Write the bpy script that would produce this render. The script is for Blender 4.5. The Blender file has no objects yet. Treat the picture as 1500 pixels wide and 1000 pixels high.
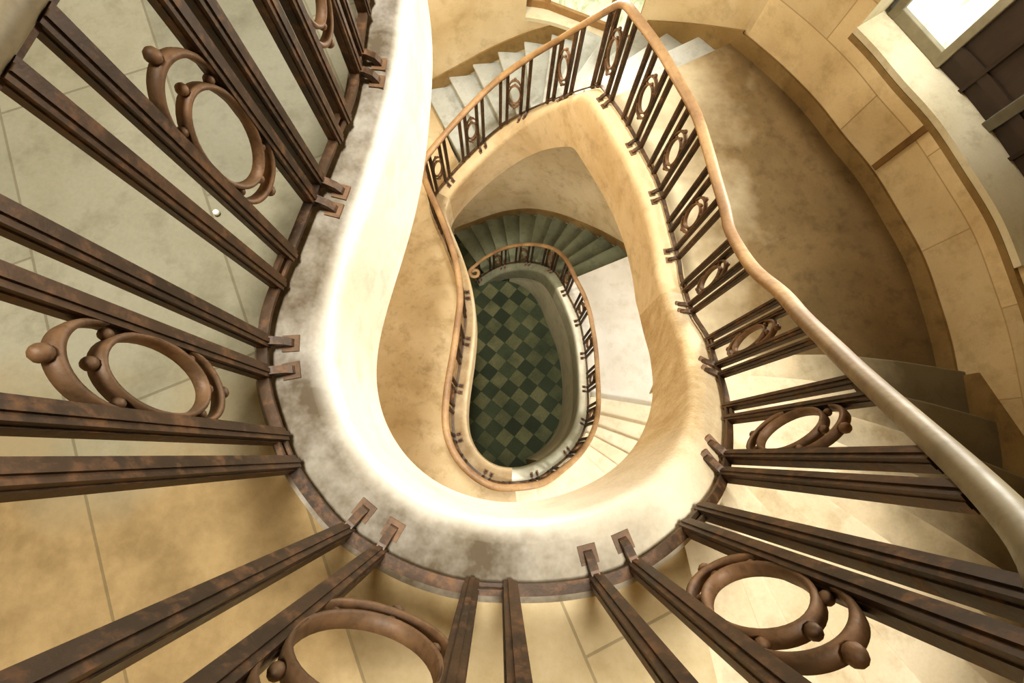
import bpy, bmesh, math, random
from mathutils import Vector, Matrix
random.seed(7)
SC = bpy.context.scene
COL = SC.collection
EYE = 10.5                                   # eye height above the tiled floor
RISE = 0.1875

# ------------------------------------------------------------------ tree helpers
def link(o, parent=None, base=None):
    COL.objects.link(o)
    if parent is not None:
        o.parent = parent
    return o
def thing(name, label, cat, loc=(0, 0, 0), group=None):
    o = bpy.data.objects.new(name, None); COL.objects.link(o)
    o.empty_display_size = .2
    o.location = loc; o['label'] = label; o['category'] = cat
    if group: o['group'] = group
    return o
def origin_of(o):
    v = Vector((0, 0, 0))
    while o is not None:
        v += Vector(o.location); o = o.parent
    return v
def mesh_from(name, verts, faces, mat, smooth=False, uvs=None):
    me = bpy.data.meshes.new(name)
    me.from_pydata([tuple(v) for v in verts], [], faces)
    if uvs is not None:
        l = me.uv_layers.new(name='UVMap')
        for poly in me.polygons:
            for li in poly.loop_indices:
                l.data[li].uv = uvs[me.loops[li].vertex_index]
    me.materials.append(mat)
    bm = bmesh.new(); bm.from_mesh(me)
    bmesh.ops.recalc_face_normals(bm, faces=bm.faces); bm.to_mesh(me); bm.free()
    if smooth:
        for p in me.polygons: p.use_smooth = True
    return me
def obj(name, verts, faces, mat, parent=None, smooth=False, uvs=None, label=None, sharp=None):
    """verts are world coordinates; the object sits at its parent's origin"""
    off = origin_of(parent) if parent is not None else Vector((0, 0, 0))
    me = mesh_from(name, [Vector(v) - off for v in verts], faces, mat, smooth, uvs)
    if sharp is not None:
        me.set_sharp_from_angle(angle=sharp)
    o = bpy.data.objects.new(name, me)
    link(o, parent)
    if label: o['label'] = label
    return o
def struct(name, verts, faces, mat, parent=None, **k):
    o = obj(name, verts, faces, mat, parent, **k)
    if parent is None: o['kind'] = 'structure'
    return o
def bevel(o, w=.01, seg=2, angle=.6):
    m = o.modifiers.new('bevel', 'BEVEL'); m.width = w; m.segments = seg
    m.limit_method = 'ANGLE'; m.angle_limit = angle
    return o

# ------------------------------------------------------------------ curves in plan
def lerp(a, b, t): return a + (b - a) * t
def catmull(P, step=.04, closed=False):
    P = [Vector(p) for p in P]; out = []; n = len(P)
    rng = range(n if closed else n - 1)
    for i in rng:
        if closed: p0, p1, p2, p3 = P[i - 1], P[i], P[(i + 1) % n], P[(i + 2) % n]
        else: p0, p1, p2, p3 = P[max(i - 1, 0)], P[i], P[i + 1], P[min(i + 2, n - 1)]
        L = (p2 - p1).length; k = max(2, int(L / (step * .4)))
        t0 = 0; t1 = max((p1 - p0).length, 1e-4) ** .5; t2 = t1 + max(L, 1e-4) ** .5; t3 = t2 + max((p3 - p2).length, 1e-4) ** .5
        for j in range(k):
            t = t1 + (t2 - t1) * j / k
            A1 = p0 * ((t1 - t) / (t1 - t0)) + p1 * ((t - t0) / (t1 - t0)) if i or closed else p1 + (p2 - p1) * ((t - t1) / (t2 - t1))
            if not closed and i == 0: A1 = p1
            A2 = p1 * ((t2 - t) / (t2 - t1)) + p2 * ((t - t1) / (t2 - t1))
            A3 = p2 * ((t3 - t) / (t3 - t2)) + p3 * ((t - t2) / (t3 - t2)) if (i < n - 2 or closed) else p2
            B1 = A1 * ((t2 - t) / (t2 - t0)) + A2 * ((t - t0) / (t2 - t0))
            B2 = A2 * ((t3 - t) / (t3 - t1)) + A3 * ((t - t1) / (t3 - t1))
            out.append(B1 * ((t2 - t) / (t2 - t1)) + B2 * ((t - t1) / (t2 - t1)))
    if not closed: out.append(P[-1])
    return resample(out, step, closed)
def resample(P, step, closed=False):
    Q = P + [P[0]] if closed else P
    S = [0]
    for a, b in zip(Q[:-1], Q[1:]): S.append(S[-1] + (b.xy - a.xy).length)
    n = max(2, int(round(S[-1] / step))); out = []; j = 0
    for i in range(n + (0 if closed else 1)):
        s = S[-1] * i / n
        while j < len(S) - 2 and S[j + 1] < s: j += 1
        out.append(Q[j].lerp(Q[j + 1], (s - S[j]) / max(S[j + 1] - S[j], 1e-9)))
    return out
def gauss(P, sig, closed=False):
    r = int(3 * sig); w = [math.exp(-.5 * (k / sig) ** 2) for k in range(-r, r + 1)]; sw = sum(w); n = len(P); out = []
    for i in range(n):
        a = Vector((0,) * len(P[0]))
        for k in range(-r, r + 1):
            j = i + k
            if closed: p = P[j % n]
            elif j < 0: p = P[0] * 2 - P[min(-j, n - 1)]
            elif j >= n: p = P[-1] * 2 - P[max(2 * n - 2 - j, 0)]
            else: p = P[j]
            a = a + p * (w[k + r] / sw)
        out.append(a)
    return out

# the edge of the open well, climbing clockwise from the volute on the tiled floor to the top landing (metres)
RAW = [(-.62,4.07,.0),(-.429,4.195,.100),(-.194,4.274,.300),(.065,4.293,.550),(.374,4.234,.850),(.692,4.085,1.200),(.926,3.872,1.550),(1.082,3.604,1.900),(1.207,3.286,2.150),(1.316,2.941,2.250),(1.439,2.667,2.250),(1.521,2.397,2.250),(1.602,1.816,2.250),(1.609,1.257,2.300),(1.530,.699,2.600),(1.361,.334,3.000),(1.074,.020,3.500),(.716,-.210,4.000),(.497,-.315,4.250),(.228,-.346,4.450),(-.049,-.334,4.500),(-.301,-.193,4.500),(-.497,.042,4.500),(-.584,.325,4.500),(-.578,.704,4.500),(-.526,1.095,4.500),(-.482,1.499,4.500),(-.462,1.798,4.500),(-.520,2.224,4.500),(-.635,2.591,4.500),(-.783,2.967,4.500),(-.921,3.277,4.500),(-.991,3.602,4.450),(-.731,3.950,4.550),(-.326,4.272,4.780),(-.013,4.423,5.000),(.281,4.419,5.280),(.569,4.249,5.680),(.796,3.945,6.170),(.955,3.640,6.60),(.99,3.545,6.715),(1.055,3.381,6.745),(1.208,3.091,6.750),(1.346,2.760,6.750),(1.455,2.469,6.750),(1.510,2.185,6.750),(1.550,1.911,6.750),(1.590,1.644,6.750),(1.580,1.53,6.770),(1.550,1.362,6.890),(1.467,1.021,7.200),(1.423,.777,7.480),(1.342,.595,7.700),(1.209,.352,8.050),(1.075,.168,8.330),(.908,-.008,8.620),(.765,-.120,8.820),(.652,-.181,8.930),(.534,-.254,8.990),(.441,-.308,9.000),(.355,-.348,9.000),(.188,-.377,9.000),(.056,-.380,9.000),(-.100,-.371,9.000),(-.223,-.340,9.000),(-.307,-.306,9.000),(-.461,-.217,9.000),(-.543,-.137,9.000),(-.640,-.015,9.000),(-.698,.113,9.000),(-.721,.161,9.000),(-.752,.268,9.000),(-.764,.437,9.000),(-.742,.554,9.000),(-.703,.713,9.000),(-.649,.930,9.000),(-.598,1.139,9.000),(-.560,1.297,9.000),(-.545,1.703,9.000),(-.53,2.1,9.0),(-.56,2.5,9.0),(-.66,2.9,9.0),(-.8,3.25,9.0)]
DS = .035
PATH = catmull(RAW, DS)
_z = gauss(PATH, 1.8); _p = gauss(PATH, .9)
PATH = [Vector((p.x, p.y, z.z)) for p, z in zip(_p, _z)]
NP = len(PATH)
_t = gauss(PATH, 5.0)
TAN, NRM = [], []
for i in range(NP):
    d = _t[min(i + 1, NP - 1)] - _t[max(i - 1, 0)]; d.z = 0; d.normalize()
    TAN.append(d); NRM.append(Vector((-d.y, d.x, 0)))          # NRM points from the well to the treads
RS = [-.225]                                                  # arclength on the raw stations, 0 at the second one
for a, b in zip(RAW[:-1], RAW[1:]): RS.append(RS[-1] + math.hypot(b[0] - a[0], b[1] - a[1]))
def pidx(s):
    """station (float index on PATH) for arclength s"""
    j = 0
    while j < len(RS) - 2 and RS[j + 1] < s: j += 1
    t = (s - RS[j]) / (RS[j + 1] - RS[j])
    q = Vector(RAW[j]).lerp(Vector(RAW[j + 1]), t)
    g = int((s - RS[0]) / (RS[-1] - RS[0]) * (NP - 1))
    lo, hi = max(0, g - 25), min(NP - 1, g + 25)
    k = min(range(lo, hi + 1), key=lambda i: (PATH[i].xy - q.xy).length)
    if 0 < k < NP - 1:
        d = (q - PATH[k]).xy.dot(TAN[k].xy) / DS
        return min(max(k + max(-.5, min(.5, d)), 0), NP - 1)
    return float(k)
def at(f, arr=None):
    arr = PATH if arr is None else arr
    f = min(max(f, 0), NP - 1); i = int(f)
    return arr[i].copy() if i >= NP - 1 else arr[i].lerp(arr[i + 1], f - i)
_off = {}
def offset_curve(n):
    """the path pushed n metres away from the well, kept smooth"""
    if n not in _off:
        q = [p + m * n for p, m in zip(PATH, NRM)]
        _off[n] = gauss(q, 7.0) if abs(n) > .12 else (gauss(q, 5.) if abs(n) > .07 else q)
    return _off[n]

# the outer wall, clockwise, closed
WRAW = [(-2.0,-.4),(-2.05,.5),(-2.0,1.4),(-1.93,2.3),(-1.9,3.2),(-1.85,4.2),(-1.62,4.95),(-1.15,5.35),(-.64,5.45),(0,5.52),(.6,5.46),(1.15,5.22),(1.65,4.86),(2.08,4.48),(2.45,4.08),(2.78,3.7),(3.07,3.28),(3.25,2.93),(3.45,2.58),(3.62,2.12),(3.75,1.7),(3.8,1.25),(3.82,.9),(3.79,.4),(3.74,-.1),(3.58,-.65),(3.2,-1.3),(2.6,-1.9),(1.8,-2.3),(.8,-2.45),(-.2,-2.35),(-1.1,-1.95),(-1.7,-1.25)]
WDS = .05
WALL = gauss(catmull([(x, y, 0) for x, y in WRAW], WDS, closed=True), 1.2, True)
NW = len(WALL)
def widx(x, y): return min(range(NW), key=lambda i: (WALL[i].xy - Vector((x, y))).length)
def wat(f):
    f %= NW; i = int(f); return WALL[i].lerp(WALL[(i + 1) % NW], f - i)
WN = []
for i in range(NW):
    d = (WALL[(i + 2) % NW] - WALL[i - 2]).normalized(); WN.append(Vector((-d.y, d.x, 0)))   # outward
def wn(f):
    f %= NW; i = int(f); return WN[i].lerp(WN[(i + 1) % NW], f - i).normalized()

# ------------------------------------------------------------------ materials
def srgb(h):
    c = [int(h[i:i + 2], 16) / 255 for i in (0, 2, 4)]
    return tuple(x / 12.92 if x < .04045 else ((x + .055) / 1.055) ** 2.4 for x in c) + (1,)
class NT:
    def __init__(s, name):
        s.m = bpy.data.materials.new(name); s.m.use_nodes = True; s.t = s.m.node_tree; s.t.nodes.clear()
        s.out = s.n('ShaderNodeOutputMaterial'); s.b = s.n('ShaderNodeBsdfPrincipled'); s.l(s.b.outputs[0], s.out.inputs[0])
    def n(s, t, **k):
        x = s.t.nodes.new(t)
        for a, b in k.items(): setattr(x, a, b)
        return x
    def l(s, a, b): s.t.links.new(a, b)
    def coord(s, kind='Object'):
        return s.n('ShaderNodeTexCoord').outputs[kind]
    def geo(s, k): return s.n('ShaderNodeNewGeometry').outputs[k]
    def noise(s, vec, scale, detail=5, rough=.6, dist=0):
        x = s.n('ShaderNodeTexNoise'); x.inputs['Scale'].default_value = scale; x.inputs['Detail'].default_value = detail
        x.inputs['Roughness'].default_value = rough; x.inputs['Distortion'].default_value = dist; s.l(vec, x.inputs['Vector']); return x.outputs[0]
    def ramp(s, fac, stops):
        r = s.n('ShaderNodeValToRGB'); e = r.color_ramp.elements
        while len(e) < len(stops): e.new(.5)
        for k, (p, c) in enumerate(stops): e[k].position = p; e[k].color = c if len(c) == 4 else (*c, 1)
        s.l(fac, r.inputs[0]); return r.outputs[0]
    def mix(s, f, a, b, mode='MIX'):
        x = s.n('ShaderNodeMix', data_type='RGBA', blend_type=mode)
        for v, i in ((f, 0), (a, 6), (b, 7)):
            if isinstance(v, (int, float)): x.inputs[i].default_value = v
            elif isinstance(v, tuple): x.inputs[i].default_value = v
            else: s.l(v, x.inputs[i])
        return x.outputs[2]
    def math(s, op, a, b=0., c=0.):
        x = s.n('ShaderNodeMath', operation=op)
        for v, i in ((a, 0), (b, 1), (c, 2)):
            if isinstance(v, (int, float)): x.inputs[i].default_value = v
            else: s.l(v, x.inputs[i])
        return x.outputs[0]
    def mapr(s, v, a, b, c=0., d=1.):
        x = s.n('ShaderNodeMapRange'); s.l(v, x.inputs[0])
        for k, q in enumerate((a, b, c, d)): x.inputs[k + 1].default_value = q
        return x.outputs[0]
    def xyz(s, v, k):
        x = s.n('ShaderNodeSeparateXYZ'); s.l(v, x.inputs[0]); return x.outputs[k]
    def bump(s, h, strength=.3, dist=.01):
        x = s.n('ShaderNodeBump'); x.inputs['Strength'].default_value = strength; x.inputs['Distance'].default_value = dist
        s.l(h, x.inputs['Height']); s.l(x.outputs[0], s.b.inputs['Normal'])
    def done(s, col, rough=.8, metal=0.):
        if isinstance(col, tuple): s.b.inputs['Base Color'].default_value = col
        else: s.l(col, s.b.inputs['Base Color'])
        if isinstance(rough, (int, float)): s.b.inputs['Roughness'].default_value = rough
        else: s.l(rough, s.b.inputs['Roughness'])
        s.b.inputs['Metallic'].default_value = metal
        return s.m
BLACK, WHITE = (0, 0, 0, 1), (1, 1, 1, 1)

def stone(name, light, mid, dark, stain=.5, speck=.25, joints=None, scale=1., dirt_lit_top=None, bump=.35, fade=None, zones=None, wear_shade=None):
    n = NT(name); P = n.geo('Position')
    big = n.noise(P, 1.1 * scale, 6, .62, .4); small = n.noise(P, 5.5 * scale, 6, .68); fine = n.noise(P, 60, 3, .7)
    c = n.mix(n.mapr(big, .36, .66), srgb(mid), srgb(light))
    c = n.mix(n.math('MULTIPLY', n.mapr(small, .5, .72), stain), c, srgb(dark))
    c = n.mix(n.math('MULTIPLY', n.mapr(fine, .35, .75), speck), c, n.mix(.5, c, srgb(dark)))
    if fade:                                                    # shade painted in: the stone turns tan towards the right-hand flight
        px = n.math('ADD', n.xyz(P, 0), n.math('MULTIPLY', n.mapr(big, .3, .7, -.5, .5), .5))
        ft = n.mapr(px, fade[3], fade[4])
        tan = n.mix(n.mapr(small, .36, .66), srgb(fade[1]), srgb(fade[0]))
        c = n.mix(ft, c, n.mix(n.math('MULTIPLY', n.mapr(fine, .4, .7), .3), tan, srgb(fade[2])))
    if wear_shade:                                                    # wear and light painted pale along the handrail, shade painted along the wall
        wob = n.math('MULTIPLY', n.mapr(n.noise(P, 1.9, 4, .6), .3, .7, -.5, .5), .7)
        wf = n.mapr(n.math('ADD', n.xyz(P, 0), wob), wear_shade[1], wear_shade[2])
        c = n.mix(n.math('MULTIPLY', wf, wear_shade[3]), c, srgb(wear_shade[0]))
    if zones:                                                   # flagstones turn tan, then cream, towards the front of the landing
        tan = n.mix(n.mapr(small, .36, .66), srgb(zones[1]), srgb(zones[0])); cream = n.mix(n.mapr(small, .36, .66), srgb(zones[3]), srgb(zones[2]))
        wob = n.math('MULTIPLY', n.mapr(n.noise(P, 1.6, 3, .5), .3, .7, -.5, .5), .5)
        c = n.mix(n.mapr(n.math('ADD', n.xyz(P, 1), wob), .30, -.10), c, tan)
        c = n.mix(n.mapr(n.math('ADD', n.xyz(P, 0), n.math('ADD', wob, n.math('MULTIPLY', n.xyz(P, 1), -.6))), -.25, .20), c, cream)
    h = n.math('ADD', n.math('MULTIPLY', small, .8), n.math('MULTIPLY', fine, .25))
    if dirt_lit_top:  # top tint: dirt where dark, painted light where pale
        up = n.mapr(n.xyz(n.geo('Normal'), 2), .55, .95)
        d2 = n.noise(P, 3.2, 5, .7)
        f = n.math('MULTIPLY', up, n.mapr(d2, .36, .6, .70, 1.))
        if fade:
            c = n.mix(n.math('MULTIPLY', n.math('MULTIPLY', up, ft), .85), c, srgb('f0e6cc'))  # top painted pale as lit, where the face is shaded
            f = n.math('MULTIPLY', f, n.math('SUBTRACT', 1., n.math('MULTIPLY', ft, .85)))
        c = n.mix(n.math('MULTIPLY', f, dirt_lit_top[1]), c, srgb(dirt_lit_top[0]))
    if joints:
        kind, bw, bh, mort, jc, rot = joints
        br = n.n('ShaderNodeTexBrick'); br.offset = .5
        mp = n.n('ShaderNodeMapping'); mp.inputs['Rotation'].default_value = (0, 0, rot)
        n.l(n.coord('UV') if kind == 'UV' else P, mp.inputs['Vector']); n.l(mp.outputs[0], br.inputs['Vector'])
        for k, v in (('Scale', 1.), ('Mortar Size', mort), ('Mortar Smooth', .3), ('Brick Width', bw), ('Row Height', bh), ('Bias', 0.)): br.inputs[k].default_value = v
        br.inputs['Color1'].default_value = (.86, .86, .86, 1); br.inputs['Color2'].default_value = (1.1, 1.08, 1.05, 1); br.inputs['Mortar'].default_value = WHITE
        c = n.mix(1., c, br.outputs['Color'], 'MULTIPLY')
        c = n.mix(n.math('MULTIPLY', br.outputs['Fac'], .5), c, srgb(jc))
        h = n.math('SUBTRACT', h, n.math('MULTIPLY', br.outputs['Fac'], 1.2))
    n.bump(h, bump, .012)
    n.b.inputs['Specular IOR Level'].default_value = .25
    return n.done(c, .85)

M = {}
M['curb'] = stone('pale_curb_stone', 'fbf6ea', 'efe6cf', 'b39c74', .3, .2, dirt_lit_top=('5a4f38', .92))
M['curb_top'] = stone('pale_curb_stone_dirty_top', 'fbf6ea', 'efe6cf', 'b39c74', .3, .2, dirt_lit_top=('4d3d23', .94), fade=('d0ba94', 'b79c72', '806643', .05, .75))
M['curb_low'] = stone('shaded_curb_stone_lit_top', 'a5a28c', '8d8b75', '5f604e', .4, .25, dirt_lit_top=('e6dfc8', .9))  # grey face stands for shade, pale top for light
M['curb_left'] = stone('tan_curb_stone_brown_top', 'ead9b8', 'd6bf95', '94774a', .4, .25, dirt_lit_top=('7d6340', .8))
M['curb_mid'] = stone('tan_curb_stone_pale_top', 'd9be93', 'c2a06e', '86683e', .4, .25, dirt_lit_top=('efe4c8', .85))  # pale top stands for light falling on the shelf
M['curb_tan'] = stone('tan_curb_stone', 'd6c09a', 'bfa47a', '846845', .4, .25, dirt_lit_top=('d8c7a0', .35))
M['curb_grey'] = stone('grey_green_curb_stone', '8e8c74', '75745d', '4a4c3c', .45, .25)
M['step_dark'] = stone('grey_green_step_stone', '808269', '6d705a', '4a4e3e', .5, .3)
M['step_pale'] = stone('cream_step_stone', 'f0e6cc', 'e4d6b4', 'b49b70', .35, .2)
M['step_blue'] = stone('blue_grey_step_stone', 'c3c4bc', 'aaaba0', '77735f', .45, .25)
M['step_upper'] = stone('worn_step_stone', 'ddd0b4', 'cbba97', '8f764f', .5, .25, wear_shade=('5a5440', 2.2, 3.2, .8))  # treads darken towards the wall: shade painted into the stone
M['land_white'] = stone('pale_landing_stone', 'f0ece0', 'e2dccb', 'b8ab8c', .3, .2)
M['land_tan'] = stone('tan_landing_stone', 'd6c19c', 'c5ad85', '967c55', .55, .25)
M['land_brown'] = stone('brown_landing_stone', '8a7450', '756242', '4b3b27', .5, .35, wear_shade=('cdbf9f', 2.45, 1.45, .85))  # paler along the handrail: wear and painted light
M['land_top'] = stone('flagged_landing_stone', '8e8a77', '7f7b66', '5b5541', .5, .3, joints=('P', 1.3, .62, .005, '5b5038', 1.15), zones=('98835e', '7d6a49', 'd3c19b', 'bfab82'))
M['plaster'] = stone('mottled_cream_plaster', 'd8c7a4', 'c6b087', '957c54', .45, .2, scale=.8)
M['wall'] = stone('block_wall_stone', 'dac8a2', 'c6b088', '937b51', .4, .2, joints=('UV', 1.35, .43, .006, '8b6c3f', 0))
M['wall_low'] = stone('smooth_spandrel_stone', 'c4c0a8', 'b0ac94', '7c7b66', .35, .25)
M['base'] = stone('brown_skirting_stone', '9b8257', '82693f', '54452b', .5, .3)
M['trim'] = stone('brown_joint_strip', '8a6d42', '765a34', '4f3d24', .5, .3)

def make_iron():
    n = NT('rusty_brown_iron'); P = n.geo('Position')
    a = n.noise(P, 3.0, 5, .65); b = n.noise(P, 24, 4, .7)
    c = n.mix(n.mapr(a, .4, .65), srgb('3c2e20'), srgb('59432e'))
    c = n.mix(n.math('MULTIPLY', n.mapr(b, .5, .7), .55), c, srgb('88623f'))
    n.bump(b, .25, .004)
    return n.done(c, n.mapr(b, .3, .7, .38, .6), .25)
M['iron'] = make_iron()
def make_ring():
    n = NT('weathered_rust_iron'); P = n.geo('Position')
    a = n.noise(P, 6.0, 5, .65); b = n.noise(P, 40, 4, .7)
    c = n.mix(n.mapr(a, .4, .65), srgb('5e472f'), srgb('826244'))
    c = n.mix(n.math('MULTIPLY', n.mapr(b, .5, .7), .5), c, srgb('3d2b1c'))
    n.bump(b, .3, .004)
    return n.done(c, .6, .1)
M['ring'] = make_ring()
def make_rail():
    n = NT('worn_brown_handrail'); P = n.geo('Position')
    a = n.noise(P, 2.2, 5, .6); b = n.noise(P, 26, 5, .7)
    c = n.mix(n.mapr(a, .4, .62), srgb('866746'), srgb('ab8a60'))
    g = n.mix(n.mapr(a, .4, .62), srgb('6f6650'), srgb('8a8067'))
    c = n.mix(n.mapr(n.xyz(P, 2), 8.2, 9.8), c, g)
    c = n.mix(n.math('MULTIPLY', n.mapr(b, .5, .75), .4), c, srgb('5c442b'))
    n.bump(b, .12, .003)
    return n.done(c, n.mapr(b, .3, .7, .45, .6))
M['rail'] = make_rail()
def make_rail_dark():
    n = NT('polished_grey_brown_handrail'); P = n.geo('Position')
    b = n.noise(P, 16, 5, .7)
    c = n.mix(n.mapr(b, .4, .7), srgb('76694f'), srgb('8d7f63'))
    n.bump(b, .08, .003)
    return n.done(c, .36)
M['rail_dark'] = make_rail_dark()
def make_tiles():
    n = NT('checkered_stone_tiles'); P = n.geo('Position')
    mp = n.n('ShaderNodeMapping'); mp.inputs['Rotation'].default_value = (0, 0, math.radians(-51)); T = .31
    mp.inputs['Scale'].default_value = (1 / T, 1 / T, 1); mp.inputs['Location'].default_value = (.3, .12, 0); n.l(P, mp.inputs['Vector'])
    x = n.xyz(mp.outputs[0], 0); y = n.xyz(mp.outputs[0], 1)
    fx, fy = n.math('FLOOR', x), n.math('FLOOR', y)
    par = n.math('ABSOLUTE', n.math('MODULO', n.math('ADD', fx, fy), 2.))
    cb = n.n('ShaderNodeCombineXYZ'); n.l(fx, cb.inputs[0]); n.l(fy, cb.inputs[1])
    wn_ = n.n('ShaderNodeTexWhiteNoise', noise_dimensions='2D'); n.l(cb.outputs[0], wn_.inputs['Vector']); rnd = wn_.outputs['Value']
    lightc = n.mix(rnd, srgb('55573e'), srgb('6c6a4c')); darkc = n.mix(rnd, srgb('353b2b'), srgb('4a503a'))
    c = n.mix(par, darkc, lightc)
    dirt = n.noise(P, 1.3, 4, .6); c = n.mix(n.math('MULTIPLY', n.mapr(dirt, .42, .68), .65), c, srgb('2f3527'))
    fine = n.noise(P, 30, 4, .7); c = n.mix(n.math('MULTIPLY', n.mapr(fine, .4, .7), .35), c, srgb('2c3128'))
    gx = n.math('ABSOLUTE', n.math('SUBTRACT', n.math('FRACT', x), .5)); gy = n.math('ABSOLUTE', n.math('SUBTRACT', n.math('FRACT', y), .5))
    g = n.math('GREATER_THAN', n.math('MAXIMUM', gx, gy), .488)
    c = n.mix(n.math('MULTIPLY', g, .6), c, srgb('2b2f27'))
    n.bump(fine, .15, .004)
    n.b.inputs['Specular IOR Level'].default_value = .12
    return n.done(c, .85)
M['tiles'] = make_tiles()
def flat(name, hexc, rough=.6, metal=0., var=.25, scale=12):
    n = NT(name); P = n.coord('Object'); a = n.noise(P, scale, 4, .6)
    r = srgb(hexc); d = tuple(v * .55 for v in r[:3]) + (1,)
    c = n.mix(n.math('MULTIPLY', n.mapr(a, .35, .7), var * 2), r, d)
    n.bump(a, .1, .004)
    return n.done(c, rough, metal)
M['wood_dark'] = flat('dark_brown_wood', '3b2c1f', .55)
M['wood_frame'] = flat('brown_window_wood', '9a774a', .5)
M['wood_pale'] = flat('grey_window_wood', '8f8770', .5)
M['post'] = flat('grey_post_paint', '6f6a58', .6)
M['sill'] = stone('white_sill_plaster', 'd9d0b6', 'c9bd9c', '8f7d58', .4, .2)
M['chip'] = flat('white_chip', 'f3efe4', .6)
def make_pane(name, a, b, c_, strength, scale):
    n = NT(name); P = n.coord('Object')
    mp = n.n('ShaderNodeMapping'); mp.inputs['Scale'].default_value = (1, 1, .55); n.l(P, mp.inputs['Vector'])
    x = n.noise(mp.outputs[0], scale, 5, .65, .6)
    col = n.ramp(x, [(.36, srgb(a)), (.52, srgb(b)), (.66, srgb(c_))])
    n.l(col, n.b.inputs['Emission Color']); n.b.inputs['Emission Strength'].default_value = strength
    return n.done((.08, .08, .07, 1), .2)
M['pane_back'] = make_pane('sunlit_garden_glass', 'fffbe8', 'f3efc4', 'c8d295', .95, 7)
M['pane_right'] = make_pane('bright_garden_glass', 'ffffff', 'fbfbdc', 'a3c069', 1.35, 4)

# ------------------------------------------------------------------ setting: floor and outer wall
fl = [(p.x * 1.06 - .05, p.y * 1.06 - .05, 0) for p in WALL]
cen = (sum(p[0] for p in fl) / NW, sum(p[1] for p in fl) / NW, 0)
struct('floor', fl + [cen], [(i, (i + 1) % NW, NW) for i in range(NW)], M['tiles'])

TOP = 12.4
def wall_part(name, i0, i1, opening=None, mat='wall'):
    """a storey-high stretch of the wall between two stations, with an optional opening (j0, j1, z0, z1)"""
    V, F, U = [], [], []
    n = (i1 - i0) % NW
    zs = [0, 1.5, 3, 4.5]
    zs += [opening[2], opening[3]] if opening else [6.5]
    zs += [9.5, TOP]; zs = sorted(set(zs))
    for k in range(n + 1):
        p = wat(i0 + k)
        for z in zs: V.append((p.x, p.y, z)); U.append(((i0 + k) * WDS, z))
    m = len(zs)
    for k in range(n):
        for a in range(m - 1):
            if opening:
                j = (i0 + k) % NW
                if (j - opening[0]) % NW < (opening[1] - opening[0]) % NW and opening[2] - 1e-6 <= zs[a] < opening[3] - 1e-6: continue
            F.append((k * m + a, (k + 1) * m + a, (k + 1) * m + a + 1, k * m + a + 1))
    o = struct(name, V, F, M[mat], uvs=U, smooth=True)
    # smooth shading must not bend over the open edges: plain inward normals
    return o
iBL, iBR = widx(-1.85, 4.2), widx(2.45, 4.08)
iRB, iFL = widx(3.2, -1.3), widx(-1.1, -1.95)
W1A, W1B, W1Z0, W1Z1 = widx(.33, 5.5), widx(1.62, 4.9), 5.80, 8.3
W2A, W2B, W2Z0, W2Z1 = widx(2.97, 3.42), widx(3.80, 1.3), 7.55, 9.9
wall_part('wall_back', iBL, iBR, (W1A, W1B, W1Z0, W1Z1), 'plaster')
wall_part('wall_right', iBR, iRB, (W2A, W2B, W2Z0, W2Z1))
wall_part('wall_front', iRB, iFL)
wall_part('wall_left', iFL, iBL)

def slab_between(A, B, z0, z1):
    """closed solid between two plan curves A and B (same length) from z0 to z1"""
    n = len(A); V = []
    for a, b in zip(A, B): V += [(a.x, a.y, z0), (b.x, b.y, z0), (b.x, b.y, z1), (a.x, a.y, z1)]
    F = []
    for k in range(n - 1):
        p, q = 4 * k, 4 * k + 4
        for e in range(4): F.append((p + e, p + (e + 1) % 4, q + (e + 1) % 4, q + e))
    F += [(3, 2, 1, 0), (4 * n - 4, 4 * n - 3, 4 * n - 2, 4 * n - 1)]
    return V, F
def wallrun(i0, i1, off=0., n=None):
    c = (i1 - i0) % NW; n = n or max(2, int(c))
    return [wat(i0 + c * k / n) + wn(i0 + c * k / n) * off for k in range(n + 1)]
def box_bar(p0, p1, w, d, up):
    """rectangular bar from p0 to p1; w along side axis, d along up axis"""
    p0, p1, up = Vector(p0), Vector(p1), Vector(up)
    ax = (p1 - p0).normalized(); sd = ax.cross(up).normalized(); u = sd.cross(ax).normalized()
    V = [p + sd * (w / 2 * a) + u * (d / 2 * b) for p in (p0, p1) for a, b in ((-1, -1), (1, -1), (1, 1), (-1, 1))]
    F = [(0, 1, 2, 3), (7, 6, 5, 4)] + [(k, (k + 1) % 4, 4 + (k + 1) % 4, 4 + k) for k in range(4)]
    return V, F
def join(parts):
    V, F = [], []
    for v, f in parts:
        o = len(V); V += list(v); F += [tuple(i + o for i in q) for q in f]
    return V, F

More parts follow.
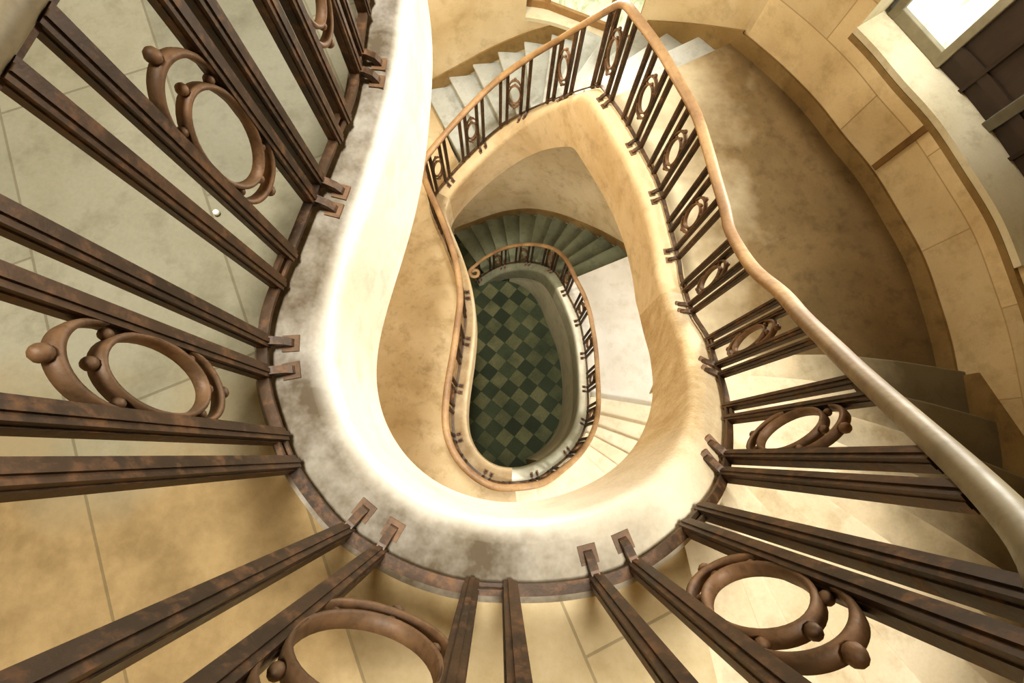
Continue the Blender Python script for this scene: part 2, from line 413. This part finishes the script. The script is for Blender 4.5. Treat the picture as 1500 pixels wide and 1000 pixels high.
def window(num, iA, iB, z0, z1, depth, splits, frame_mat, pane_mat, panels_from=None, rail_h=.10):
    """recessed window: reveals, sill, frame, one pane for each light, dark panels where the shutters stand"""
    inn = wallrun(iA, iB); outw = wallrun(iA, iB, depth)
    V, F = slab_between(inn, outw, z0 - .06, z0)
    inn2 = wallrun(iA, iB, -.03)
    V, F = slab_between(inn2, wallrun(iA, iB, depth + .03), z0 - .05, z0)
    root = struct('window_%d' % num, V, F, M['sill'])
    rev = []
    for i, sgn in ((iA, -1), (iB, 1)):
        t = Vector((wn(i).y, -wn(i).x, 0)) * sgn * .06
        a, b = wat(i), wat(i) + wn(i) * (depth + .05)
        rev.append(slab_between([a, b], [a + t, b + t], z0 - .05, z1))
    V, F = join(rev); obj('reveal', V, F, M['sill'], root)
    c = (iB - iA) % NW
    fr = []; pos = lambda u: wat(iA + c * u) + wn(iA + c * u) * (depth - .02)
    Z = Vector((0, 0, 1))
    last = panels_from if panels_from else 1.
    for u in splits:
        p = pos(u); nn = wn(iA + c * u)
        fr.append(box_bar(p + Z * z0, p + Z * z1, .075, .07, nn))
    for u0, u1 in zip(splits[:-1], splits[1:]):
        fr.append(box_bar(pos(u0) + Z * (z0 + rail_h / 2), pos(u1) + Z * (z0 + rail_h / 2), .06, rail_h, Z))
        fr.append(box_bar(pos(u0) + Z * (z0 + 1.25), pos(u1) + Z * (z0 + 1.25), .05, .05, Z))
        fr.append(box_bar(pos(u0) + Z * (z1 - .04), pos(u1) + Z * (z1 - .04), .06, .08, Z))
    V, F = join(fr); bevel(obj('window_frame', V, F, frame_mat, root), .008)
    for u0, u1 in zip(splits[:-1], splits[1:]):
        a, b = pos(u0) + wn(iA) * .01, pos(u1) + wn(iA) * .01
        V, F = slab_between([a, b], [a + wn(iA) * .008, b + wn(iA) * .008], z0 + .03, z1)
        obj('window_pane', V, F, pane_mat, root)
    return root, pos, c

w1, pos1, c1 = window(1, W1A, W1B, W1Z0, W1Z1, .20, [.02, .17, .72, .98], M['wood_frame'], M['pane_back'])
w2, pos2, c2 = window(2, W2A, W2B, W2Z0, W2Z1, .34, [.03, .26], M['wood_pale'], M['pane_right'])
# dark wooden shutters closed over the rest of the right-hand window
Z = Vector((0, 0, 1))
for u0, u1 in ((.27, .50), (.54, .76), (.80, .99)):
    n = 5; A = [pos2(lerp(u0, u1, k / n)) for k in range(n + 1)]; B = [p + wn(W2A) * .05 for p in A]
    V, F = slab_between(A, B, W2Z0 + .0, W2Z1)
    q = [slab_between([p - wn(W2A) * .02 for p in A], A, W2Z0 + .12, W2Z0 + .2)]
    mid = A[2].lerp(A[3], .5)
    q.append(box_bar(mid - wn(W2A) * .012 + Z * W2Z0, mid - wn(W2A) * .012 + Z * W2Z1, .03, .03, wn(W2A)))
    V, F = join([(V, F)] + q)
    obj('shutter_panel', V, F, M['wood_dark'], w2)
for u in (.52, .78):
    p = pos2(u); V, F = box_bar(p + Z * W2Z0, p + Z * W2Z1, .09, .09, wn(W2A)); bevel(obj('shutter_post', V, F, M['post'], w2), .006)
# stone sill line under the right-hand window, running on along the wall
V, F = slab_between(wallrun(W2A, iRB - 18, -.035), wallrun(W2A, iRB - 18, .02), W2Z0 - .10, W2Z0 - .051)
struct('trim_1', V, F, M['base'])
ij = widx(3.44, 2.59); nj = wn(ij)
pj = wat(ij)
V, F = box_bar(pj - nj * .004 + Z * 6.9, pj - nj * .004 + Z * (W2Z0 - .1), .055, .02, nj)
struct('trim_2', V, F, M['trim'])

# unseen ceiling, its oval opening shaped to shade the floors near the wall
cv = [(p.x, p.y, 12.35) for p in WALL]
for i in range(NW):
    a = math.atan2(WALL[i].y - .9, WALL[i].x + .15)
    cv.append((-.15 + 1.95 * math.cos(a), .9 + 2.7 * math.sin(a), 12.35))
struct('ceiling', cv, [(i, (i + 1) % NW, NW + (i + 1) % NW, NW + i) for i in range(NW)], M['plaster'])

# ------------------------------------------------------------------ stairs
def inner_run(f0, f1, n, off=.055):
    C = offset_curve(off); return [at(lerp(f0, f1, k / n), C) for k in range(n + 1)]
def z_station(z, f0, f1):
    """station between f0 and f1 where the curb reaches height z"""
    f = f0
    while f < f1 and at(f).z < z: f += .25
    return min(f, f1)
CURB_PROFILE = [(.05, 0), (-.085, 0), (-.103, -.004), (-.120, -.013), (-.135, -.027), (-.146, -.046), (-.153, -.071), (-.155, -.10), (-.155, -.16)]
def curb(parent, f0, f1, drop0, drop1, mat, drop_mid=None):
    i0, i1 = int(round(f0)), int(round(f1)); V, F, = [], []
    rows = [(n, z, False) for n, z in CURB_PROFILE] + [(-.150, 0, True), (-.10, -.04, True), (.05, -.04, True)]
    m = len(rows)
    for i in range(i0, i1 + 1):
        d = lerp(drop0, drop1, (i - i0) / (i1 - i0))
        for n, z, low in rows:
            p = offset_curve(n)[i]; zz = PATH[i].z + (z - d if low else z)
            V.append((p.x, p.y, zz))
    for k in range(i1 - i0):
        for a in range(m):
            b = (a + 1) % m; F.append((k * m + a, k * m + b, (k + 1) * m + b, (k + 1) * m + a))
    F.append(tuple(range(m))); F.append(tuple(range((i1 - i0) * m + m - 1, (i1 - i0) * m - 1, -1)))
    return obj('curb', V, F, mat, parent, smooth=True, sharp=.7)
def step(parent, fa, fb, wa, wb, z, mat, bulge=.0, n=8, nose=.03, body=.42):
    """one stone step: rounded tread with a nosing over its riser block"""
    C = offset_curve(.05)
    def line(f, w, shift):
        a, b = at(f, C), wat(w) + wn(w) * .05
        d = (b - a); d.z = 0; L = d.length; d.normalize(); side = Vector((d.y, -d.x, 0))   # towards the lower steps... sign fixed below
        out = []
        for k in range(n + 1):
            t = k / n; out.append(a.lerp(b, t) + side * (shift + bulge * math.sin(math.pi * t)))
        return out
    a0, b0 = at(fa, C), wat(wa); dd = (b0 - a0).normalized(); side = Vector((dd.y, -dd.x, 0))
    fwd = at(fb, C) - a0 + wat(wb) - b0
    sg = -1 if side.dot(fwd) > 0 else 1                                     # nosing sticks out against the climb
    front, front_r, back = line(fa, wa, sg * nose), line(fa, wa, 0), line(fb, wb, -sg * .02)
    V, F = slab_between(front, back, z - .055, z)
    V2, F2 = slab_between(front_r, back, z - body, z - .056)
    V, F = join([(V, F), (V2, F2)])
    o = obj('step', V, F, mat, parent); bevel(o, .016, 3, .9); return o
def flight(name, label, f0, f1, wa, wb, z0, n, mat, curb_mat, drop, bulge=0., cf=None, mode='z', pw=1., fs0=None):
    root = thing(name, label, 'stairs', tuple(at(f0) * 1.0 - Vector((0, 0, at(f0).z - z0))))
    cw = (wb - wa) % NW
    fs = []
    for k in range(n + 1):
        zz = z0 + RISE * (k + 1)
        fz = z_station(zz - .02, f0, f1); fe = lerp(fs0 or f0, f1, k / n)
        fs.append(fz if mode == 'z' else (fe if mode == 'even' else lerp(fe, fz, .55)))
    fs[n] = f1
    for k in range(n - 1):
        pa, pb = (k / (n - 1)) ** pw, ((k + 1) / (n - 1)) ** pw
        step(root, fs[k], max(fs[k + 1], fs[k] + .6), wa + cw * pa, wa + cw * pb, z0 + RISE * (k + 1), mat, bulge * (1 - k / n))
    c0, c1 = cf if cf else (f0, f1)
    curb(root, c0, c1, drop[0], drop[1], curb_mat)
    return root, fs
def landing(name, label, f0, f1, wa, wb, z, mat, curb_mat, drop, thick=.3, cf=None, cuts=None):
    cw = (wb - wa) % NW; n = max(12, int((f1 - f0) / 2))
    A = inner_run(f0, f1, n, .045); B = [wat(wa + cw * k / n) + wn(wa + cw * k / n) * .05 for k in range(n + 1)]
    root = thing(name, label, 'landing', (A[0].x, A[0].y, z - thick))
    cuts = cuts or [(0, 1, mat)]
    for u0, u1, mm in cuts:
        k0, k1 = int(round(u0 * n)), int(round(u1 * n))
        V, F = slab_between(A[k0:k1 + 1], B[k0:k1 + 1], z - thick, z)
        obj('landing_slab', V, F, mm, root)
    c0, c1 = cf if cf else (f0, f1)
    curb(root, c0, c1, drop[0], drop[1], curb_mat)
    return root

S = pidx
L0, L05, L1, L2 = 2.25, 4.5, 6.75, 9.0
wG0, wG1 = widx(-1.12, 5.36), widx(2.72, 3.8)
wM0, wM1 = widx(-1.1, 5.36), widx(2.42, 4.1)
wR0, wR1 = widx(3.81, .62), widx(.35, -2.43)
wU0, wU1 = widx(3.81, .60), widx(.9, -2.45)
n_r = 12
flight('ground_flight', 'dark grey green winding steps rising from the tiled floor beside the volute', 3, S(2.25), wG0, wG1, 0, n_r, M['step_dark'], M['curb_grey'], (.45, .62), cf=(2, S(2.25)))
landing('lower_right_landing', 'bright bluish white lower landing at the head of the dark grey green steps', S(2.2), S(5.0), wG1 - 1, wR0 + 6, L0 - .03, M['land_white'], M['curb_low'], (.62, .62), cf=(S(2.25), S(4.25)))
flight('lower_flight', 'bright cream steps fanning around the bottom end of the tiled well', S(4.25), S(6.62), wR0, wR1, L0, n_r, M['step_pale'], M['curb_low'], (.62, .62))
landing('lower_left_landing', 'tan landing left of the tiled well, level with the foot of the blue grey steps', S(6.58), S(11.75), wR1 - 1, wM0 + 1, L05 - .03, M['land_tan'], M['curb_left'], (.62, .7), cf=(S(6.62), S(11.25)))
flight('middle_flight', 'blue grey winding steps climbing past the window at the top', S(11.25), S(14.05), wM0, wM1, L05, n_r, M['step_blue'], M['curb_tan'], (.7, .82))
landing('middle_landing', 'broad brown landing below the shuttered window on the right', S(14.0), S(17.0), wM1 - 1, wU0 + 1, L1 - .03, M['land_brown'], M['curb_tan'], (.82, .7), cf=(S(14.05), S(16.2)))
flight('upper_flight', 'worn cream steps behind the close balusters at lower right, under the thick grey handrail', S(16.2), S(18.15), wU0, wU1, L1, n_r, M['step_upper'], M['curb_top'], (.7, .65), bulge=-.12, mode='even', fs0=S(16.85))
landing('upper_landing', 'grey and tan flagstone landing nearest the viewer, with a thick white rounded curb', S(18.1), NP - 2, wU1 - 1, widx(-1.9, 3.3), L2 - .05, M['land_top'], M['curb_top'], (.65, .65), cf=(S(18.15), NP - 2), cuts=None)

# spandrel wall that carries the lowest curb down to the tiles
C = offset_curve(-.13); D = offset_curve(.02); V, F = [], []
i0, i1 = int(S(.75)), int(S(6.1))
for i in range(i0, i1 + 1):
    zt = PATH[i].z - lerp(.45, .62, min(1, (i - i0) / 60.)) + .05
    zt = max(zt, .03)
    V += [(C[i].x, C[i].y, 0.001), (D[i].x, D[i].y, 0.001), (D[i].x, D[i].y, zt), (C[i].x, C[i].y, zt)]
for k in range(i1 - i0):
    p, q = 4 * k, 4 * k + 4
    for e in range(4): F.append((p + e, p + (e + 1) % 4, q + (e + 1) % 4, q + e))
F += [(3, 2, 1, 0), tuple(len(V) - 4 + e for e in range(4))]
struct('wall_stair', V, F, M['wall_low'], smooth=True, sharp=.7)

# skirting along the outer wall
def skirting(name, w0, w1, z0, z1, h, mat, nseg=None, cap=None):
    c = (w1 - w0) % NW; n = nseg or int(c); V, F = [], []
    for k in range(n + 1):
        w = w0 + c * k / n; z = lerp(z0, z1, k / n); zt = min(z + h, cap[2]) if cap and cap[0] - 1 <= w % NW <= cap[1] + 1 else z + h; a, b = wat(w) - wn(w) * .022, wat(w) + wn(w) * .03
        V += [(a.x, a.y, min(z - .1, zt - .05)), (b.x, b.y, min(z - .1, zt - .05)), (b.x, b.y, zt), (a.x, a.y, zt)]
    for k in range(n):
        p, q = 4 * k, 4 * k + 4
        for e in range(4): F.append((p + e, p + (e + 1) % 4, q + (e + 1) % 4, q + e))
    F += [(3, 2, 1, 0), tuple(len(V) - 4 + e for e in range(4))]
    return V, F
V1 = skirting('s', wG0, wG1, .15, L0 + .05, .14, None)
V2 = skirting('s', wG1, wR0, L0, L0, .13, None)
V3 = skirting('s', wM0, wM1, L05 + .15, L1 + .02, .14, None, None, (W1A, W1B, W1Z0 - .06))
V4 = skirting('s', wM1, wU0, L1, L1, .13, None)
V5 = skirting('s', wU0, wU1, L1 + .15, L2, .15, None)
V, F = join([V1, V3]); struct('baseboard_back', V, F, M['base'])
V6 = skirting('s', wR0, wR1, L0 + .15, L05, .14, None)
V, F = join([V2, V4, V5, V6]); struct('baseboard_right', V, F, M['base'])

# ------------------------------------------------------------------ balustrades
def rail_h(i):
    up = min(1, max(0, (i - H_A) / (H_B - H_A))); dn = min(1, max(0, (i - H_C) / (H_D - H_C)))
    sm = lambda t: t * t * (3 - 2 * t)
    return .90 + .15 * sm(up) - .10 * sm(dn)
def rail_w(i):
    return 1. + .38 * min(1, max(0, (i - W_0) / (W_1 - W_0))) - .76 * min(1, max(0, (i - W_A) / (W_B - W_A)))
H_A, H_B, H_C, H_D, W_0, W_1, W_A, W_B = S(17.2), S(18.3), S(19.5), S(20.1), S(16.2), S(17.4), S(18.4), S(20.0)
def sweep(points, profile, frames=None, cap=True, scale=None):
    """profile (side, up) swept along points; side = horizontal normal"""
    n = len(points); m = len(profile); V, F = [], []
    for i, p in enumerate(points):
        d = points[min(i + 1, n - 1)] - points[max(i - 1, 0)]; d.normalize()
        s = frames[i] if frames else Vector((-d.y, d.x, 0)).normalized()
        u = d.cross(s); u = -u if u.z < 0 else u; u.normalize()
        for a, b in profile: V.append(p + s * a * (scale[i] if scale else 1) + u * b)
    for k in range(n - 1):
        for a in range(m):
            b = (a + 1) % m; F.append((k * m + a, k * m + b, (k + 1) * m + b, (k + 1) * m + a))
    if cap: F += [tuple(range(m)), tuple(range(n * m - 1, n * m - m - 1, -1))]
    return V, F
RAIL_PROFILE = [(-.026, -.026), (.026, -.026), (.036, -.014), (.040, .002), (.036, .017), (.024, .027), (.008, .031), (-.008, .031), (-.024, .027), (-.036, .017), (-.040, .002), (-.036, -.014)]
BAR_W = .034
def bar_mesh(k=1.):
    w = BAR_W / 2 * k; g = .006 * k
    prof = [(-w, -w), (-g, -w), (-g, -w - .005), (g, -w - .005), (g, -w), (w, -w), (w, -g), (w + .003, -g), (w + .003, g), (w, g), (w, w), (g, w), (g, w + .005), (-g, w + .005), (-g, w), (-w, w), (-w, g), (-w - .003, g), (-w - .003, -g), (-w, -g)]
    m = len(prof); V = [(x, y, 0) for x, y in prof] + [(x, y, 1) for x, y in prof]
    F = [(k, (k + 1) % m, m + (k + 1) % m, m + k) for k in range(m)] + [tuple(range(m - 1, -1, -1)), tuple(range(m, 2 * m))]
    return mesh_from('baluster', [Vector((v[0], v[1], .035 + v[2] * .84)) for v in V], F, M['iron'])
BAR, BAR_THICK = bar_mesh(), bar_mesh(1.22)
def tube(pts, r, seg=8, flat_=None, closed=False):
    """tube with elliptical section: r in the plane of the curve, flat_ across it (local y)"""
    n = len(pts); V, F = [], []; fy = flat_ or r
    for i, p in enumerate(pts):
        d = (pts[(i + 1) % n] - pts[i - 1]) if closed else pts[min(i + 1, n - 1)] - pts[max(i - 1, 0)]
        d.normalize(); s = Vector((0, 1, 0)); u = d.cross(s).normalized()
        rr = r(i / (n - 1)) if callable(r) else r
        for k in range(seg):
            a = 2 * math.pi * k / seg
            ca, sa = math.cos(a), math.sin(a)
            ca = math.copysign(abs(ca) ** .6, ca); sa = math.copysign(abs(sa) ** .6, sa)
            V.append(p + u * (rr * ca) + s * (fy * sa))
    for i in range(n if closed else n - 1):
        j = (i + 1) % n
        for k in range(seg): F.append((i * seg + k, i * seg + (k + 1) % seg, j * seg + (k + 1) % seg, j * seg + k))
    if not closed: F += [tuple(range(seg)), tuple(range(n * seg - 1, n * seg - seg - 1, -1))]
    return V, F
def ball(c, r, nu=10, nv=7):
    V, F = [], []
    for j in range(nv + 1):
        th = math.pi * j / nv
        for i in range(nu):
            a = 2 * math.pi * i / nu; V.append(Vector(c) + Vector((math.sin(th) * math.cos(a), math.sin(th) * math.sin(a), math.cos(th))) * r)
    for j in range(nv):
        for i in range(nu): F.append((j * nu + i, j * nu + (i + 1) % nu, (j + 1) * nu + (i + 1) % nu, (j + 1) * nu + i))
    return V, F
_ring = {}
def ring_meshes(gap):
    """oval and its two crescents for a clear gap between the bars (local x along the rail, z up)"""
    key = round(gap, 2)
    if key in _ring: return _ring[key]
    a = max(.055, key / 2 - BAR_W / 2 - .002); b = .148
    ov = [Vector((a * math.cos(t), 0, b * math.sin(t))) for t in [2 * math.pi * k / 40 for k in range(40)]]
    V, F = tube(ov, .0075, 8, .018, True); m0 = mesh_from('oval_ring', V, F, M['ring'], True)
    def crescent(sgn, base, h, r0):
        pts = [Vector((a * math.cos(t), 0, sgn * (base + h * math.sin(t)))) for t in [math.pi * (.02 + .96 * k / 30) for k in range(31)]]
        P = [tube(pts, lambda t: .004 + .007 * math.sin(math.pi * t), 8, .016)]
        P.append(ball((0, 0, sgn * (base + h + .020)), .017)); P.append(ball((0, 0, sgn * (b + .016)), .014))
        P.append(tube([Vector((0, 0, sgn * (base + h))), Vector((0, 0, sgn * (base + h + .02)))], .009, 8))
        for s2 in (-1, 1):
            P.append(ball((s2 * a * .80, 0, sgn * (b * .66 + .02)), .013))
        return join(P)
    V, F = crescent(1, .115, .115, .01); m1 = mesh_from('scroll', V, F, M['ring'], True)
    V, F = crescent(-1, .11, .095, .01); m2 = mesh_from('scroll', V, F, M['ring'], True)
    _ring[key] = (m0, m1, m2); return _ring[key]
def bracket_mesh():
    # local -y points into the well: the foot leaves the bar, bends over and drops onto the curb plate
    pts = [Vector((0, .0, .05)), Vector((0, -.03, .046)), Vector((0, -.055, .034)), Vector((0, -.066, .016)), Vector((0, -.068, .004))]
    w = .013; V, F = [], []
    for i, p in enumerate(pts):
        d = (pts[min(i + 1, 4)] - pts[max(i - 1, 0)]).normalized(); u = Vector((1, 0, 0)); s = d.cross(u)
        for a, b in ((-1, -1), (1, -1), (1, 1), (-1, 1)): V.append(p + u * w * a + s * w * b)
    for i in range(4):
        for k in range(4): F.append((i * 4 + k, i * 4 + (k + 1) % 4, i * 4 + 4 + (k + 1) % 4, i * 4 + 4 + k))
    F += [(0, 1, 2, 3), (19, 18, 17, 16)]
    br = mesh_from('foot_bracket', V, F, M['iron'])
    P = [Vector((x * .028, -.068 + y * .028, z)) for z in (-.012, .007) for x, y in ((-1, -1), (1, -1), (1, 1), (-1, 1))]
    Q = [(0, 1, 2, 3), (7, 6, 5, 4)] + [(k, (k + 1) % 4, 4 + (k + 1) % 4, 4 + k) for k in range(4)]
    pl = mesh_from('bracket_plate', P, Q, M['ring'])
    return br, pl
BRK, PLT = bracket_mesh()
def link_mesh(gap, dz):
    V, F = box_bar((0, 0, 0), (gap, 0, dz), .016, .016, (0, 0, 1))
    return mesh_from('pair_link', V, F, M['iron'])
_links = {}
def put(name, me, parent, pos, rot=0., off=None):
    o = bpy.data.objects.new(name, me); COL.objects.link(o); o.parent = parent
    o.location = Vector(pos) - (off if off is not None else origin_of(parent)); o.rotation_euler = (0, 0, rot); return o
def ang(f): t = at(f, TAN); return math.atan2(t.y, t.x)

def balustrade(name, label, f0, f1, pairs, rings, rail_mat, volute=False):
    base = at(f0); root = thing(name, label, 'balustrade', tuple(base))
    i0, i1 = int(round(f0)), int(round(f1))
    pts = [PATH[i] + Z * rail_h(i) for i in range(i0, i1 + 1)]
    if volute:
        sp = []; c = pts[0] + NRM[i0] * .0 - TAN[i0] * .06
        for k in range(40):                                        # spiral end of the rail, curling in over its newel
            t = k / 39; r = lerp(.035, .125, t ** .8); a0 = ang(i0)
            a = a0 - math.pi / 2 + (1 - t) * 2 * math.pi * 1.2
            cc = pts[0] + Vector((math.cos(a0 + math.pi / 2), math.sin(a0 + math.pi / 2), 0)) * .125
            cc = pts[0] - Vector((math.cos(a0 + math.pi / 2), math.sin(a0 + math.pi / 2), 0)) * .125
            a = a0 + math.pi / 2 + (1 - t) * 2 * math.pi * 1.15
            sp.append(cc + Vector((math.cos(a), math.sin(a), 0)) * r + Z * 0)
        pts = sp[:-1] + pts
    V, F = sweep(pts, RAIL_PROFILE, scale=[1.] * (len(pts) - (i1 - i0 + 1)) + [rail_w(i) for i in range(i0, i1 + 1)]); obj('handrail', V, F, rail_mat, root, smooth=True, sharp=1.2)
    sub = [PATH[i] + Z * (rail_h(i) - .030) for i in range(i0, i1 + 1)]
    V, F = sweep(sub, [(-.012, -.008), (.012, -.008), (.012, .008), (-.012, .008)]); obj('sub_rail', V, F, M['iron'], root)
    low = [PATH[i] + Z * .05 for i in range(i0, i1 + 1)]
    V, F = sweep(low, [(-.017, -.006), (.017, -.006), (.017, .006), (-.017, .006)]); obj('bottom_rail', V, F, M['iron'], root)
    off = origin_of(root)
    for fa, fb, foot in pairs:
        for f in (fa, fb):
            p = at(f); bo = put('baluster', BAR_THICK if fa > W_1 else BAR, root, p, ang(f), off); bo.scale.z = (rail_h(f) - .025) / .875
            if foot:
                b = put('foot_bracket', BRK, root, p, ang(f), off)
                # the plate follows the slope of the curb
                pl = put('bracket_plate', PLT, b, (0, 0, 0), 0, Vector((0, 0, 0)))
                pl.location = (0, 0, 0)
        if not foot:
            pa, pb = at(fa), at(fb); d = pb - pa; g = round(math.hypot(d.x, d.y), 3)
            me = link_mesh(g, d.z)
            for h in ((.085, rail_h(fa) - .05) if fa < H_B - 20 else (.085,)):
                put('pair_link', me, root, pa + Z * h, math.atan2(d.y, d.x), off)
    for fa, fb in rings:
        pa, pb = at(fa), at(fb); d = pb - pa; g = math.hypot(d.x, d.y)
        m0, m1, m2 = ring_meshes(g)
        p = (pa + pb) / 2 + Z * (.465 + .5 * (rail_h(fa) - .9) + (.03 if H_B - 10 < fa < H_C else 0) + (.07 if S(18.6) < fa < S(19.0) else 0))
        o = put('oval_ring', m0, root, p, math.atan2(d.y, d.x), off)
        for mm in (m1, m2):
            s = bpy.data.objects.new('scroll', mm); COL.objects.link(s); s.parent = o
    return root

def modules(ring_s, gi=.09, go=.178):
    pairs, rings = [], []
    for r in ring_s:
        a, b, c, d = S(r - go), S(r - gi), S(r + gi), S(r + go)
        pairs += [(a, b, False), (c, d, True)]; rings.append((b, c))
    return pairs, rings
low_r = [.40] + [.99 + .6475 * k for k in range(16)]
p, r = modules(low_r)
p.insert(0, (S(-.12), S(-.04), True))
balustrade('lower_balustrade', 'slim iron balustrade with pale handrail curling from the volute on the dark tiled floor', 0, S(11.1), p, r, M['rail'], True)
mid_r = [11.35, 11.98, 12.59, 13.22, 13.90, 14.48, 15.04, 15.64, 16.29, 16.95, 17.56]
p, r = modules(mid_r)
p[-1] = (S(17.70), S(17.797), True); r[-1] = (p[-2][1], p[-1][0])
p.append((S(17.996), S(18.08), False))
balustrade('middle_balustrade', 'brown iron balustrade with oval rings peaking below the top window, along the brown landing', S(11.1), S(18.16), p, r, M['rail'])
ub = [17.996, 18.08, 18.287, 18.412, 18.668, 18.781, 19.073, 19.19, 19.45, 19.545, 19.76, 19.862, 20.067, 20.174, 20.391, 20.466, 20.651, 20.74, 20.95, 21.03, 21.24, 21.33, 21.56, 21.65]
p = [(S(ub[k]), S(ub[k + 1]), (k // 2) % 2 == 1) for k in range(0, len(ub), 2)]
r = [(p[k][1], p[k + 1][0]) for k in range(0, len(p), 2)]
balustrade('upper_balustrade', 'large close balusters radiating around the upper landing, thick bars and big oval rings', S(18.16), S(21.9), p[1:], r, M['rail'])

# small white chip on the upper landing
V, F = ball((-1.04, .86, L2 - .05 + .012), .012, 8, 6)
o = obj('stone_chip', [(v[0], v[1], v[2]) for v in V], F, M['chip'], None, smooth=True)
o['label'] = 'tiny white chip lying on the grey flagstones of the upper landing'; o['category'] = 'stone chip'

# ------------------------------------------------------------------ light
w = bpy.data.worlds.new('World'); SC.world = w; w.use_nodes = True
w.node_tree.nodes['Background'].inputs[0].default_value = (1.0, .93, .80, 1); w.node_tree.nodes['Background'].inputs[1].default_value = .10
def area(name, loc, target, sx, sy, power, col=(1, .95, .85)):
    l = bpy.data.lights.new(name, 'AREA'); l.shape = 'RECTANGLE'; l.size = sx; l.size_y = sy; l.energy = power; l.color = col
    o = bpy.data.objects.new(name, l); COL.objects.link(o); o.location = loc
    o.rotation_euler = (Vector(target) - Vector(loc)).to_track_quat('-Z', 'Y').to_euler(); return o
sk = area('skylight_lamp', (.4, 1.6, 20.0), (.4, 1.6, 0), 1.6, 2.6, 430, (1, .99, .95))
sk.data.spread = math.radians(80)
area('back_window_lamp', (.95, 5.0, 7.5), (-.1, .4, 8.3), .9, 1.2, 75, (1, .97, .9))
area('right_window_lamp', (3.25, 2.7, 8.55), (-.7, .6, 8.6), .8, 1.1, 48, (1, .97, .9)).data.spread = math.radians(104)
area('lower_flight_fill', (2.5, -1.3, 6.2), (2.0, 1.2, 2.4), .7, .7, 105, (.97, .98, 1))  # unseen lamp added under the upper flight, raking the steps; no window there
area('low_right_fill', (3.3, 2.6, 4.9), (1.9, 1.2, 2.4),   .8, .8, 50, (.93, .96, 1))  # added to brighten the lower landing, as from an unseen window
area('low_left_fill', (-1.5, 2.6, 4.0), (.6, 5.3, 3.2), .8, .8, 60)  # unseen lamp added to brighten the lower back wall
area('right_sill_fill', (3.38, 3.12, 8.7), (3.1, 3.3, 7.6), .3, .5, 20, (1, .99, .95))  # small lamp added in the recess to brighten reveal and sill
area('back_sill_fill', (.8, 5.42, 6.9), (.8, 5.5, 5.7), .8, .15, 9, (1, .99, .95))  # added above the back sill to make it glow
area('upper_left_fill', (-1.3, 2.7, 8.3), (.0, 5.5, 7.2), .6, .6, 100)  # hidden below the upper landing, added to brighten the back wall
area('landing_fill', (-1.5, .9, 8.3), (-1.0, .9, 4.5), .6, 1.6, 45)  # added out of sight under the upper landing to brighten the tan one

# ------------------------------------------------------------------ camera
cam = bpy.data.cameras.new('camera'); cam.sensor_width = 36; cam.lens = 667 / 1500 * 36; cam.clip_start = .02
co = bpy.data.objects.new('camera', cam); COL.objects.link(co)
nd = Vector((-20, -165, -667)).normalized(); zc = -nd
xc = (Vector((1, 0, 0)) - zc * zc.x).normalized(); yc = zc.cross(xc)
co.matrix_world = Matrix.Translation((0, 0, EYE)) @ Matrix((xc, yc, zc)).to_4x4()
SC.camera = co
SC.view_settings.view_transform = 'Standard'; SC.view_settings.look = 'Medium High Contrast'; SC.view_settings.exposure = -.08
